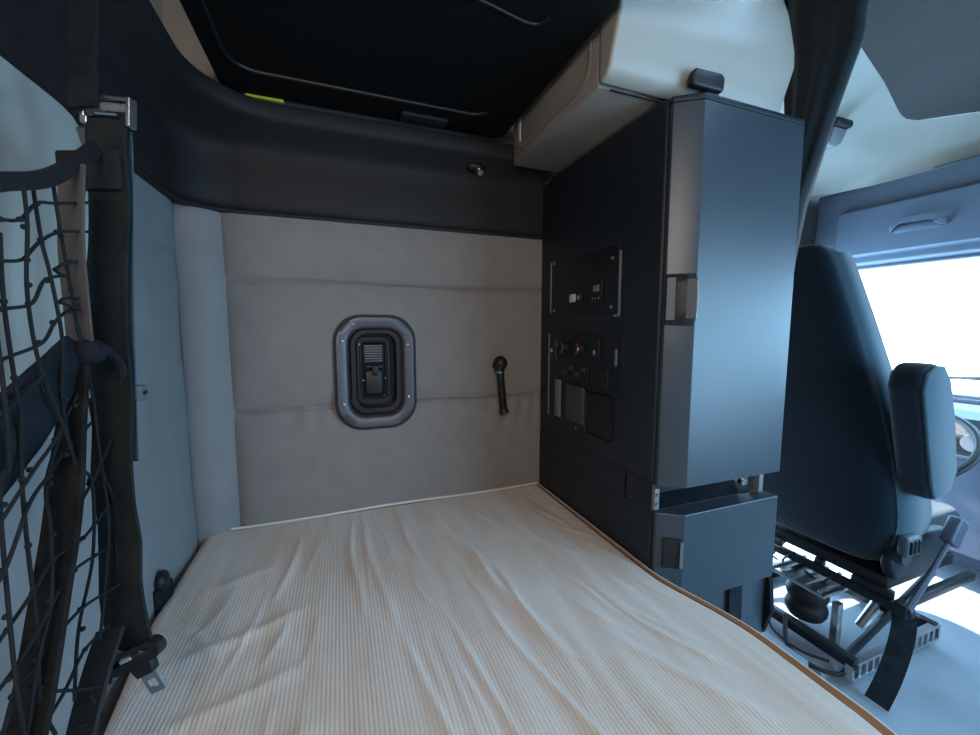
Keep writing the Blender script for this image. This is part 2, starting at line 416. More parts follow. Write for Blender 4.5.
ridge([(-.38, 1.08), (-.27, 1.12), (-.16, 1.17)], .003, .02)
ridge([(-.36, .86), (-.22, .90), (-.05, .97)], .0042, .018)
ridge([(-.33, .72), (-.20, .74), (-.05, .80)], .0035, .016)
ridge([(-.40, 1.0), (-.30, .94), (-.24, .84)], .004, .012)
ridge([(-.32, .60), (-.18, .60), (-.02, .66)], .005, .02)
ridge([(.50, .66), (.58, .50), (.66, .38)], .004, .012)
for k in range(34):
    x_ = random.uniform(-.3, .68); y_ = random.uniform(.55, 1.25); L_ = random.uniform(.15, .4); sl = (x_-.05)*.25
    ridge([(x_, y_+L_/2), (x_+sl*.3+random.uniform(-.01, .01), y_), (x_+sl, y_-L_/2)], random.uniform(.0010, .0026), random.uniform(.004, .007))
def wrinkle(x, y):
    h = 0
    p = V((x, y, 0))
    for pl, hh, w in RID:
        lo = min(q.x for q in pl)-4*w; hi = max(q.x for q in pl)+4*w
        if x < lo or x > hi: continue
        bd = 9; bt = 0; n = len(pl)-1
        for i in range(n):
            a, b_ = pl[i], pl[i+1]; ab = b_-a; t = max(0, min(1, (p-a).dot(ab)/ab.length_squared)); dd = (p-a-ab*t).length
            if dd < bd: bd = dd; bt = (i+t)/n
        h += 1.3*hh*math.exp(-(bd/w)**2)*math.sin(PI*min(1, max(0, bt*.96+.02)))**1.3
    h += .0025*noise.noise(V((x*5, y*1.6, 0)))+.0020*noise.noise(V((x*22, y*2.6, 4)))+.0010*noise.noise(V((x*45, y*5, 9)))
    return h
rows = []
NX = 230
yy_ = [YN+.05+(.25-YN-.05)*k/30 for k in range(30)]+[.25+(1.435-.25)*k/200 for k in range(201)]
for y in yy_:
    l, r = left_edge(y), right_edge(y); row = []
    row.append((l, y, .575))
    row.append((l-.0005, y, .625))
    for i in range(NX+1):
        t = i/NX; x = l+(r-l)*t
        e = min(x-l, r-x, (1.437-y)*1.0)
        drop = .018*(max(0, 1-e/.022))**2
        z = .6415-drop+wrinkle(x, y)*min(1, max(.12, e/.04))
        row.append((x, y, max(z, .6365-drop*.4-.006)))
    row.append((r+.0015, y, .612)); row.append((r+.001, y, .585+.006*math.sin(y*17)))
    rows.append(row)
sh = B().loft(rows, thick=0).out('bed_sheet', 'sheet', ang=80)
tag(sh, 'cream finely ribbed fitted sheet, wrinkled, stretched over the bunk mattress', 'bed sheet')
tp = B(); tp.tube([(x, 1.430, .643+.0025*math.sin(x*9)) for x in [-.405+1.15*k/40 for k in range(41)]], .0045, 8)
tp.tube([(right_edge(y)-.001, y, .641) for y in yy_], .0032, 8)
tp.out('hem', 'piping', sh)
B().loft([[(right_edge(y)-.004-.016*min(1, max(0, (.80-y)/.5)), y, .6395), (right_edge(y)-.004, y, .6445), (right_edge(y)-.002, y, .630)] for y in yy_]).out('edge_shade_band', 'mattress', sh)  # tan strip standing in for the shading along the sheet's edge

# ================================================================ HATCH AND LAMP ON THE FAR WALL
YH = YF-.024
def loop(cx, cz, w, h, r, y, n=8): return [(a, y, b) for a, b in rrect(cx, cz, w, h, r, n)]
hx, hz = .116, 1.128
hatch = thing('vent_hatch', (hx, YF, hz), 'round cornered grey framed vent hatch set in the quilted wall', 'hatch')
b = B()
rows = [loop(hx, hz, .262, .384, .088, YH+.02), loop(hx, hz, .262, .384, .088, YH-.002), loop(hx, hz, .254, .376, .085, YH-.008),
        loop(hx, hz, .200, .322, .062, YH-.010), loop(hx, hz, .184, .306, .055, YH-.004), loop(hx, hz, .176, .298, .052, YH+.02), loop(hx, hz, .168, .288, .05, YH+.07)]
b.loft(rows, close=True).out('flange', 'frame', hatch, ang=50)
b = B(); b.ring(loop(hx, hz, .275, .397, .092, YH-.001), loop(hx, hz, .24, .36, .08, YH-.001), (0, .012, 0)); b.out('rubber_seal', 'gasket', hatch)
b = B(); b.prism(loop(hx, hz, .172, .292, .052, YH+.060), (0, .01, 0)); b.out('dark_pane', 'hatchin', hatch)
b = B(); b.ring(loop(hx+.004, hz+.002, .168, .29, .05, YH+.012), loop(hx+.002, hz+.004, .138, .262, .042, YH+.012), (0, .045, 0)); b.out('rubber_seal', 'gasket', hatch)
ccx = hx-.006
b = B(); b.ring(loop(ccx, hz+.008, .108, .222, .024, YH+.030), loop(ccx, hz+.008, .096, .210, .019, YH+.030), (0, .02, 0)); b.ring(loop(ccx, hz+.008, .090, .204, .017, YH+.034), loop(ccx, hz+.008, .084, .198, .015, YH+.034), (0, .02, 0)); lid = b.out('inner_frame', 'black', hatch)
b = B(); b.box(ccx-.034, ccx+.034, YH+.040, YH+.058, hz+.03, hz+.10, .01, 3); b.out('upper_grille', 'panel', hatch)
b = B()
for k in range(7): b.box(ccx-.032, ccx+.032, YH+.036, YH+.041, hz+.035+k*.009, hz+.038+k*.009)
b.out('louvre', 'greypl', hatch)
b = B(); b.box(ccx-.032, ccx+.032, YH+.042, YH+.058, hz-.085, hz+.005, .008, 3); b.out('lower_recess', 'panel', hatch)
b = B(); b.box(ccx-.006, ccx+.016, YH+.022, YH+.045, hz-.012, hz+.022, .004); b.box(ccx-.028, ccx+.03, YH+.030, YH+.045, hz+.012, hz+.022, .003); b.out('latch', 'black', hatch)
sc = [(-.108, .11), (-.108, -.105), (.108, .095), (.108, -.09), (-.07, .165)]
s0 = None
for (a, c) in sc:
    if s0 is None:
        s0 = B().sphere((hx+a, YH-.011, hz+c), .0055, (1, .5, 1), 12).out('screw', 'metal', hatch)
    else:
        o = s0.copy(); COL.objects.link(o); o.parent = hatch; o.matrix_parent_inverse = s0.matrix_parent_inverse; o.location = (a-sc[0][0], 0, c-sc[0][1])
for (a, c) in ((-.036, -.03), (.04, -.026), (.034, -.088), (-.046, .096)):
    B().sphere((ccx+a, YH+.032, hz+c), .0035, (1, .6, 1), 10).out('rivet', 'metal', hatch)

lamp = thing('reading_lamp', (.57, YF, 1.1), 'short black gooseneck reading lamp right of the hatch', 'lamp')
B().cyl((.563, YH+.02, 1.135), (.563, YH-.02, 1.145), .016, 20).out('mount', 'black', lamp)
b = B(); b.sphere((.562, YH-.042, 1.150), .027, (1, 1, 1.0)); b.cyl((.555, YH-.05, 1.135), (.553, YH-.052, 1.119), .016, 18, .019); b.out('lamp_head', 'black', lamp)
B().cyl((.561, YH-.040, 1.122), (.561, YH-.040, 1.114), .0165, 18).out('collar', 'metal', lamp)
b = B(); pts = smooth_line([(.562, YH-.040, 1.118), (.566, YH-.038, 1.07), (.572, YH-.036, 1.02), (.577, YH-.034, .985), (.578, YH-.036, .968)], 8)
b.tube(pts, .0125, 12)
for k in range(2, 30, 1): b.cyl(V(pts[0]).lerp(V(pts[-1]), k/31)-V((0, 0, .001)), V(pts[0]).lerp(V(pts[-1]), k/31)+V((0, 0, .0012)), .0145, 12)
b.out('flexible_stem', 'black', lamp)
b = B(); b.cyl((.578, YH-.036, .972), (.58, YH-.038, .958), .017, 16, .019); b.out('tip', 'black', lamp)

sn = thing('swivel_socket', (.483, 1.40, 1.84), 'small shiny swivel fitting under the dark ledge near the cabinet', 'fitting')
B().sphere((.470, 1.40, 1.846), .030, (1.25, .8, .6)).out('socket_cup', 'black', sn)
b = B(); b.sphere((.478, 1.385, 1.834), .0105); b.out('ball', 'metal', sn)
b = B(); b.cyl((.480, 1.378, 1.824), (.480, 1.372, 1.819), .010, 14); b.out('ring_nut', 'metal', sn)

# strap knob between the mattress and rear wall
kn = thing('bed_strap_knob', (-.435, 1.2, .60), 'black rounded strap end poking up between mattress and rear wall', 'strap end')
b = B(); b.ribbon([(-.417, 1.10, .56), (-.412, 1.10, .64), (-.412, 1.10, .68)], (.3, 1, 0), .055, .014); b.out('strap', 'webdark', kn)
b = B(); b.sphere((-.408, 1.10, .690), .024, (.55, 1.0, 1.0)); b.out('knob', 'black', kn)
# little coat tab on the rear wall
tb = thing('wall_tab', (-.41, 1.02, 1.15), 'small grey slotted tab on the rear wall just right of the net strap', 'tab')
b = B(); b.box(-.412, -.392, 1.035, 1.062, 1.128, 1.160, .003)
b.out('tab_body', 'greypl', tb)
b = B(); b.box(-.393, -.389, 1.04, 1.057, 1.140, 1.148, .001); b.out('slot', 'black', tb)

# ================================================================ UPPER BUNK
ub = thing('upper_bunk', (.14, .4, 1.95), 'black folded upper bunk board overhead, seen from below, with raised rounded rib', 'bunk')
UX0, UX1, UY0, UY1 = -.290, .572, -.60, 1.402
def ubl(ins, z, r):
    return [(a, b_, z) for a, b_ in rrect((UX0+UX1)/2, (UY0+UY1)/2, UX1-UX0-2*ins, UY1-UY0-2*ins, r, 6)]
b = B(); b.loft([ubl(0, 2.05, .03), ubl(0, 1.965, .03), ubl(.006, 1.953, .03), ubl(.018, 1.95, .03)], close=True, cap=True)
b.out('bunk_board', 'bunk', ub, ang=40)
# raised rib round the centre panel
rx0, rx1, ry0, ry1, rr = -.240, .470, -.50, 1.262, .07
path = [(a, b_, 1.949) for a, b_ in rrect((rx0+rx1)/2, (ry0+ry1)/2, rx1-rx0, ry1-ry0, rr, 8)]; path = path[3:28]
B().tube(path, .0055, 8).out('rib', 'black', ub)
B().tube(smooth_line([(.05, .80, 1.949), (.30, .84, 1.949), (.42, .86, 1.949), (.45, .83, 1.949)]), .0035, 8).out('crease_rib', 'black', ub)
b = B(); b.box(.205, .352, 1.315, 1.372, 1.938, 1.952, .006); b.out('latch_plate', 'greypl', ub).data.materials[0] = M['trim']
b = B(); b.box(-.228, -.13, 1.385, 1.401, 1.944, 1.951, .001); b.out('warning_label', 'lime', ub)['label'] = 'lime green label strip'

# ================================================================ WHITE OVERHEAD LOCKER
wl = thing('overhead_locker', (.88, 1.0, 1.84), 'cream white overhead locker with bulged door sitting above the dark tall cabinet', 'locker')
b = B(); b.box(.588, 1.148, .845, 1.338, 1.842, 2.40, .010)
b.out('locker_body', 'beige', wl)
b = B(); 
lp = lambda ins, x, r: [(x, a, c) for a, c in rrect(1.085, 2.08, .42-2*ins, .42-2*ins, r, 6)]
b.ring(lp(0, .589, .05), lp(.010, .589, .042), (-.005, 0, 0))
b.out('recess_rim', 'beige', wl)
b = B(); b.box(.584, .590, 1.272, 1.284, 1.90, 2.30, .002); b.out('edge_strip', 'cleat', wl)
dp = [(.838, 1.845), (.812, 1.850), (.797, 1.868), (.788, 1.90), (.776, 1.935), (.768, 1.96), (.770, 2.00), (.79, 2.10), (.83, 2.22), (.90, 2.36), (.90, 2.40), (.843, 2.40)]
b = B(); b.prism([(.585, y, z) for y, z in dp], (.560, 0, 0)); b.out('locker_door', 'white', wl, bevel=.007, ang=40)
b = B(); b.box(.62, .80, .8395, .8435, 1.8395, 1.8425); b.out('door_gap', 'gasket', wl)
b = B(); b.prism([(.800, .787, 1.850), (.795, .783, 1.876), (.803, .783, 1.888), (.885, .783, 1.891), (.897, .783, 1.881), (.897, .787, 1.852)], (0, -.020, 0), .006, 3); hd = b.out('handle', 'black', wl)
b = B(); b.prism([(.862, .778, 1.862), (.897, .778, 1.864), (.895, .782, 1.838), (.885, .786, 1.832), (.866, .788, 1.834)], (0, .02, 0), .003, 2); b.out('catch', 'midpl', hd)

# ================================================================ TALL CABINET
cab = thing('tall_cabinet', (.96, 1.1, 0), 'tall charcoal cabinet with upper and lower doors at the foot of the bunk', 'cabinet')
b = B(); b.box(.755, 1.163, .80, 1.435, .872, 1.828, .008, 3); b.box(.755, 1.163, .90, 1.435, .795, .875); b.box(.755, .762, .80, .905, .795, .875); b.box(.755, 1.163, .80, 1.435, .56, .80, .004)
b.box(.80, 1.163, .82, 1.435, 0, .565)
b.out('cabinet_body', 'ward', cab)
b = B(); b.box(.762, 1.163, .885, .902, .800, .872); b.out('shelf_gap', 'gasket', cab)
def door_prism(z0, z1):
    b = B(); b.prism([(.760, .797, z0), (.760, .786, z0), (.818, .748, z0), (1.168, .748, z0), (1.168, .797, z0)], (0, 0, z1-z0), .0022, 2); return b
ud = door_prism(.872, 1.812).out('upper_door', 'door', cab, ang=15)
b = B(); b.prism([(.757, .80, 1.812), (.757, .785, 1.812), (.815, .746, 1.812), (1.166, .746, 1.812), (1.166, .80, 1.812)], (0, 0, .014), .003, 2); b.out('top_rim', 'ward', cab)
ld = door_prism(.555, .800).out('lower_door', 'door', cab, ang=15)
# handle built across the chamfer of a door
def cham(s, off, z):   # s 0..1 along the chamfer, off = outwards
    a = V((.760, .786, z)); c = V((.818, .748, z)); d_ = (c-a).normalized(); n_ = V((d_.y, -d_.x, 0))
    return a+(c-a)*s+n_*off
def handle(z0, z1, parent, deep):
    b = B()
    pr = [(-.02, .0), (-.02, .006), (.15, .012), (.55, .020), (.92, .020), (1.02, .008), (1.0, -.004)]
    rows = []
    n = 10
    for k in range(n+1):
        t = k/n; z = z0+(z1-z0)*t; sc_ = min(1, min(t, 1-t)*5+.35)
        rows.append([cham(s*(1) if s < .5 else s-.10*(1-sc_), o_*sc_+.0005, z) for s, o_ in pr])
    b.loft(rows, cap=True); h_ = b.out('handle', 'black', parent, ang=50)
    b = B(); b.prism([cham(.0, .010, z0+.012), cham(.26, .0165, z0+.012), cham(.26, .0165, z1-.010), cham(.0, .010, z1-.010)], cham(0, .004, 0)-cham(0, 0, 0)); b.out('grip_plate', 'greypl', h_)
    b = B(); b.prism([cham(.62, .0195, z0+.016), cham(.93, .0195, z0+.016), cham(.93, .0195, z1-.014), cham(.62, .0195, z1-.014)], cham(0, .003, 0)-cham(0, 0, 0)); b.out('inner_lip', 'midpl', h_)
    b = B(); b.tube([cham(.95, .021, z0+.02), cham(.985, .020, (z0+z1)/2), cham(.95, .021, z1-.018)], .0018, 6); b.out('bright_edge', 'metal', h_)
handle(1.288, 1.412, ud, 1)
b = B(); b.prism([cham(.25, .0, .655), cham(.95, .0, .655), cham(.95, .0, .735), cham(.25, .0, .735)], cham(0, .006, 0)-cham(0, 0, 0), .002); lh = b.out('handle', 'black', ld)
b = B(); b.prism([cham(.86, .006, .66), cham(.97, .006, .66), cham(.97, .006, .73), cham(.86, .006, .73)], cham(0, .004, 0)-cham(0, 0, 0)); b.out('bright_edge', 'greypl', lh)
# hinge brackets in the gap between the doors
b = B(); b.box(.756, .772, .790, .812, .805, .862, .002); b.cyl((.763, .789, .822), (.763, .785, .822), .004, 10); b.cyl((.763, .789, .846), (.763, .785, .846), .004, 10); b.out('hinge_bracket', 'greypl', cab)
b = B(); b.box(1.125, 1.142, .775, .81, .805, .868, .002); b.out('hinge_bracket', 'greypl', cab)
b = B(); b.box(1.07, 1.085, .79, .812, .845, .858, .002); b.cyl((1.077, .80, .838), (1.077, .786, .838), .009, 12); b.out('latch_hook', 'metal', cab)
# legs with black straps below the lower door
b = B(); b.box(.90, 1.175, .77, .82, 0, .556, .004); b.out('kick_panel', 'door', cab)
b = B(); b.ribbon([(1.035, .762, .55), (1.037, .760, .46), (1.04, .762, .36), (1.045, .764, .30)], (1, 0, 0), .05, .006); b.out('hanging_strap', 'webdark', cab)
b = B(); b.ribbon([(1.182, .79, .60), (1.182, .78, .52), (1.186, .78, .44), (1.184, .79, .36)], (.2, 1, 0), .06, .012, widths=[.03, .055, .065, .04]); b.out('hanging_strap', 'webdark', cab)

# control panels on the bed side of the cabinet (facing -x)
XC = .755
def pbox(y0, y1, z0, z1, d0, m, name, par, bev=.002):
    return B().box(XC-d0, XC+.001, y0, y1, z0, z1, bev).out(name, m, par)
p1 = pbox(.962, 1.345, 1.325, 1.518, .003, 'panel', 'accessory_panel', cab)
b = B(); b.box(XC-.006, XC, .948, .956, 1.315, 1.500, .002); b.box(XC-.006, XC, .956, .975, 1.313, 1.320, .002); b.out('panel_rim', 'greypl', p1)
b = B(); b.box(XC-.006, XC, 1.344, 1.352, 1.335, 1.525, .002); b.box(XC-.006, XC, 1.325, 1.346, 1.520, 1.526, .002); b.out('panel_rim', 'greypl', p1)
for (y, z) in ((.985, 1.483), (.985, 1.342), (1.322, 1.515), (1.322, 1.345)):
    B().cyl((XC-.003, y, z), (XC-.006, y, z), .006, 12).out('screw', 'metal' if y < 1.1 else 'greypl', p1)
b = B(); b.box(XC-.012, XC-.002, 1.135, 1.225, 1.358, 1.402, .003); so = b.out('power_socket', 'black', p1)
b = B(); b.box(XC-.015, XC-.011, 1.165, 1.200, 1.368, 1.394, .001); b.out('socket_insert', 'cleat', so)
B().sphere((XC-.013, 1.148, 1.382), .007, (.5, 1, 1.3), 12).out('indicator', 'metal', so)
b = B(); b.box(XC-.012, XC-.002, 1.025, 1.085, 1.355, 1.425, .003); so = b.out('power_socket', 'black', p1)
b = B(); b.box(XC-.015, XC-.011, 1.035, 1.065, 1.392, 1.412, .001); b.out('socket_insert', 'greypl', so)
for k in range(3): B().sphere((XC-.013, 1.035+.017*k, 1.372), .003, (.5, 1, 1), 8).out('contact', 'metal', so)
p2 = pbox(.930, 1.352, .930, 1.262, .003, 'panel', 'control_panel', cab)
b = B(); b.box(XC-.006, XC, 1.352, 1.357, .95, 1.26, .001); b.out('panel_rim', 'greypl', p2)
b = B(); b.box(XC-.012, XC-.002, 1.030, 1.262, 1.182, 1.250, .004); kp = b.out('knob_panel', 'black', p2)
for k, (y, m_) in enumerate(((1.225, 'metal'), (1.130, 'red'))):
    kb = B().cyl((XC-.010, y, 1.214), (XC-.032, y, 1.214), .023, 22, .019).out('rotary_knob', 'black', kp)
    b = B(); pts = [(XC-.033, y+.0185*math.cos(a), 1.214+.0185*math.sin(a)) for a in [PI*.6+PI*.95*j/10 for j in range(11)]]; b.tube(pts, .0018, 6); b.out('knob_ring', m_, kb)
B().sphere((XC-.034, 1.112, 1.212), .005, (.6, 1, 1.3), 10).out('indicator', 'metal', kp)
B().sphere((XC-.014, 1.052, 1.205), .007, (.5, 1, 1.3), 10).out('indicator', 'greypl', kp)
B().sphere((XC-.006, 1.335, 1.197), .008, (.6, 1, 1), 10).out('indicator', 'metal', p2)
b = B(); b.box(XC-.010, XC-.002, 1.29, 1.305, 1.165, 1.235, .002); b.out('rocker_switch', 'midpl', p2)
bp_ = B().box(XC-.009, XC-.002, 1.09, 1.262, 1.110, 1.160, .003).out('button_row', 'black', p2)
for k in range(4):
    for j in range(2): B().box(XC-.012, XC-.008, 1.103+.038*k, 1.128+.038*k, 1.117+.020*j, 1.131+.020*j, .001).out('button', 'midpl' if (k+j) % 2 else 'panel', bp_)
B().box(XC-.011, XC-.002, .985, 1.075, 1.10, 1.155, .003).out('display', 'black', p2)
b = B(); b.box(XC-.008, XC-.002, .952, .960, 1.17, 1.22, .001); b.out('slim_switch', 'greypl', p2)
b = B(); b.box(XC-.009, XC-.002, 1.262, 1.300, .955, 1.092, .003); b.out('grey_vent_strip', 'greypl', p2)
b = B(); b.box(XC-.012, XC-.002, 1.108, 1.222, .958, 1.085, .006, 3); b.out('pocket_flap', 'midpl', p2)
b = B(); b.box(XC-.008, XC-.002, .962, 1.102, .940, 1.078, .008, 3); b.out('storage_pocket', 'black', p2)
B().sphere((XC-.004, 1.16, .938), .004, (.6, 1, 1), 8).out('screw', 'metal', p2)

# ================================================================ CURTAIN / PILLAR
cz = [(2.30, .60, .93), (2.22, .64, .91), (2.07, .664, .885), (2.0, .668, .865), (1.94, .688, .85), (1.83, .722, .835), (1.73, .752, .83), (1.63, .782, .835), (1.50, .80, .85), (1.35, .815, .86)]
rows = []
NZ = 40
for k in range(NZ+1):
    t = k/NZ*(len(cz)-1); i = min(int(t), len(cz)-2); f_ = t-i
    z, y0, y1 = [cz[i][q]+(cz[i+1][q]-cz[i][q])*f_ for q in range(3)]
    ring_ = []
    for j in range(36):
        u = j/36; a = 2*PI*u
        y = (y0+y1)/2-(y1-y0)/2*math.cos(a); x = 1.235-.042*math.sin(a)*1.0
        fold = .006*math.sin(a*9+z*2)+.004*math.sin(a*5-z*3)
        ring_.append((x-fold*(1 if math.sin(a) > 0 else -1)*abs(math.sin(a)), y, z))
    rows.append(ring_)
ct = B().loft(rows, close=True, cap=True).out('cab_curtain', 'curtain', ang=80)
tag(ct, 'dark gathered cab curtain hanging behind the tall cabinet and white locker', 'curtain')

# ================================================================ DRIVER SEAT
st = thing('driver_seat', (1.95, 1.02, 0), 'dark blue grey driver seat seen from behind on a bare steel suspension base', 'seat')
# backrest: rings (z, xr(rear), thickness, half width)
yc = 1.11
bk = [(.43, 1.77, .15, .30), (.48, 1.755, .17, .345), (.60, 1.74, .19, .375), (.80, 1.725, .17, .355), (1.0, 1.705, .14, .310), (1.14, 1.69, .125, .275), (1.30, 1.67, .115, .235), (1.42, 1.655, .11, .202), (1.50, 1.645, .105, .180), (1.555, 1.64, .10, .160), (1.583, 1.645, .085, .135), (1.592, 1.66, .05, .10)]
def ring_of(z, xr, th, hw, e=.55):
    out = []
    for k in range(40):
        a = 2*PI*k/40; c, s_ = math.cos(a), math.sin(a)
        out.append((xr+th/2+th/2*math.copysign(abs(c)**e, c), yc+hw*math.copysign(abs(s_)**e, s_), z))
    return out
def interp(tab, n):
    out = []
    P = smooth_line([V((a[0], a[1], a[2])) for a in tab], n); Q = smooth_line([V((a[3], 0, 0)) for a in tab], n)
    return [(p.x, p.y, p.z, q.x) for p, q in zip(P, Q)]
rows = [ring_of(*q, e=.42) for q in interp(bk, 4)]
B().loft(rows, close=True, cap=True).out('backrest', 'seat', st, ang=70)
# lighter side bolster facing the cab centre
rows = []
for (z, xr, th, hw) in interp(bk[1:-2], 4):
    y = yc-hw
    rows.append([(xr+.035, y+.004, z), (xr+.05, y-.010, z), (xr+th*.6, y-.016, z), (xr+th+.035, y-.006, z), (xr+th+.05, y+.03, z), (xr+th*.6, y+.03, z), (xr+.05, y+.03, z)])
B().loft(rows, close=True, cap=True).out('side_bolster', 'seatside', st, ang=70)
# cushion
b = B(); b.box(1.80, 2.32, .765, 1.30, .42, .575, .05, 4); b.out('seat_cushion', 'seat', st)
b = B(); b.prism([(1.79, .735, .40), (1.76, .735, .46), (1.79, .735, .53), (1.90, .735, .555), (2.10, .735, .54), (2.16, .735, .50), (2.10, .735, .42), (1.96, .735, .385)], (0, .04, 0), .012, 3); b.out('side_shield', 'ward', st)
b = B(); b.box(1.765, 1.85, .700, .735, .505, .575, .012, 3); b.out('recliner_lever', 'dash', st)
b = B()
for k in range(3): b.box(1.772+.022*k, 1.785+.022*k, .694, .702, .52, .565, .002)
b.out('lever_slots', 'black', st)
B().cyl((1.80, .74, .50), (1.80, .715, .50), .038, 20, .034).out('adjuster_knob', 'seat', st)
# raised armrest
M_arm = Matrix.Translation((1.765, .735, .960)) @ Matrix.Rotation(math.radians(-19), 4, 'Y')
arm = [(-.235, .075), (-.20, .10), (-.10, .112), (.08, .108), (.18, .09), (.235, .06)]
b = B(); out2 = []
pr = [(-.065, -.235), (.03, -.245), (.075, -.19), (.085, 0), (.078, .14), (.05, .205), (.0, .225), (-.045, .215), (-.072, .17), (-.075, 0), (-.075, -.17)]
b.prism([M_arm @ V((x, -.075, z)) for x, z in pr], (0, .09, 0), .022, 4)
ar = b.out('armrest', 'seat', st, ang=60)
b = B(); b.prism([M_arm @ V((x*1.0+.004, -.079, z*.96)) for x, z in pr], (0, .012, 0), .006, 2)
b.out('armrest_pad', 'seatside', ar, ang=60)
B().cyl((1.80, .79, .76), (1.80, .70, .76), .028, 18).out('armrest_pivot', 'black', ar)
# suspension base (bare steel)
b = B(); b.box(1.775, 1.80, .715, 1.36, .295, .325, .002)
for k in range(16): b.cyl((1.774, .76+.037*k, .311), (1.772, .76+.037*k, .311), .006, 8)
b.out('upper_rear_rail', 'darkmetal', st)
b = B(); b.box(1.80, 2.30, .715, .74, .295, .325, .002); b.out('upper_side_rail', 'darkmetal', st)
b = B(); b.box(1.80, 2.30, 1.30, 1.325, .295, .325, .002); b.out('upper_side_rail', 'darkmetal', st)
b = B(); b.box(1.80, 2.25, .76, 1.28, .345, .395, .01); b.out('cushion_pan', 'darkmetal', st)
for y_a, y_b in ((.74, .86), (.955, .985), (1.12, 1.20)):
    b = B(); b.box(1.785, 1.81, y_a, y_b, .322, .352, .003); b.out('pan_bracket', 'darkmetal', st)
for y_a in (.90, 1.06):
    b = B(); b.tube(smooth_line([(1.79, y_a, .33), (1.77, y_a+.03, .29), (1.80, y_a+.06, .25), (1.79, y_a+.12, .27)]), .004, 8); b.out('wiring', 'rubber', st)
b = B(); b.box(1.655, 1.685, .765, 1.30, .075, .115, .003); b.box(1.650, 1.656, .78, 1.28, .10, .112); b.out('lower_rear_rail', 'darkmetal', st)
b = B()
x0_, x1_ = 1.66, 2.22; n = 14
b.box(x0_, x1_, .765, .79, .085, .095); b.box(x0_, x1_, .765, .79, .03, .042)
for k in range(n+1):
    x = x0_+(x1_-x0_)*k/n; b.box(x-.007, x+.007, .766, .789, .04, .088)
b.out('slotted_side_rail', 'metal', st)
b = B(); b.box(1.66, 2.22, 1.27, 1.295, .03, .095, .003); b.out('lower_side_rail', 'darkmetal', st)
b = B(); b.box(2.19, 2.22, .77, 1.29, .04, .10, .003); b.out('lower_front_rail', 'darkmetal', st)
for y in (.80, 1.26):
    b = B(); b.tube([(1.69, y, .10), (2.20, y, .30)], .014, 8); b.tube([(2.18, y+.02, .10), (1.82, y+.02, .30)], .014, 8)
    b.cyl((1.95, y-.01, .20), (1.95, y+.03, .20), .02, 14); b.out('scissor_arms', 'darkmetal', st)
b = B(); b.tube([(1.69, .80, .10), (1.69, 1.26, .10)], .011, 8); b.tube([(1.80, 1.02, .30), (1.70, 1.20, .11)], .009, 8); b.out('cross_tube', 'darkmetal', st)
b = B()
pr = []
for k in range(17):
    t = k/16; z = .07+.17*t; r = .062+.013*abs(math.sin(t*PI*2.5))
    pr.append([(1.82+r*math.cos(2*PI*j/24), 1.02+r*math.sin(2*PI*j/24), z) for j in range(24)])
b.loft(pr, close=True, cap=True).out('air_spring', 'rubber', st)
b = B(); b.box(1.71, 1.93, .90, 1.13, .24, .256, .003)
for k in range(5): b.box(1.712+.0, 1.93, .915+.045*k, .925+.045*k, .255, .263)
b.out('spring_plate', 'metal', st)
b = B(); b.box(1.73, 1.76, .86, .885, .04, .24, .003); b.out('spring_bracket', 'metal', st)
b = B(); b.box(1.73, 1.76, 1.14, 1.16, .04, .24, .003); b.out('spring_bracket', 'metal', st)
b = B(); b.tube([(1.90, .87, .10), (1.98, .83, .27)], .020, 14); b.out('damper', 'metal', st)
b = B(); b.prism([(1.60, .83, 0), (1.60, 1.30, 0), (2.25, 1.30, 0), (2.25, .80, 0)], (0, 0, .028), .003); b.out('base_plate', 'floor', st)
b = B(); b.tube(smooth_line([(1.66, 1.0, .12), (1.60, .95, .05), (1.60, .86, .035), (1.64, .80, .04), (1.67, .79, .06)]), .008, 8)
b.tube(smooth_line([(1.70, 1.1, .08), (1.63, 1.03, .05), (1.62, .92, .045), (1.66, .84, .05)]), .005, 8); b.out('air_hose', 'rubber', st)
b = B(); pts = smooth_line([(1.795, .712, .315), (1.785, .70, .26), (1.755, .695, .18), (1.71, .695, .09), (1.665, .70, .012)], 6)
b.ribbon(pts, (.55, -.85, 0), .062, .006); b.out('rubber_flap', 'webdark', st)
# buckle on a stalk
b = B(); b.tube([(1.785, .695, .325), (1.83, .688, .39), (1.885, .682, .455)], .013, 10, .009); b.tube([(1.885, .682, .455), (1.955, .680, .535)], .008, 8)
stk = b.out('buckle_stalk', 'dash', st)
Mb = Matrix.Translation((1.985, .678, .575)) @ Matrix.Rotation(math.radians(35), 4, 'Y')
b = B(); b.box(-.033, .033, -.018, .018, -.05, .045, .008, 3, Mb); b.out('buckle', 'dash', stk)
b = B(); b.box(-.022, .022, -.019, .015, .040, .048, .003, 2, Mb); b.out('release_button', 'greypl', stk)
b = B(); b.box(1.765, 1.815, .69, .73, .29, .34, .006); b.sphere((1.79, .688, .315), .018, (1, .6, 1)); b.out('stalk_mount', 'darkmetal', st)

# floor riser under the cabinet edge / seat
rp = tag(B().prism([(1.24, .80, 0), (1.24, 1.36, 0), (1.58, 1.36, 0), (1.58, .86, 0)], (0, 0, .06), .006).out('floor_riser', 'floor'), 'low grey raised floor plate between cabinet and driver seat base', 'floor plate')

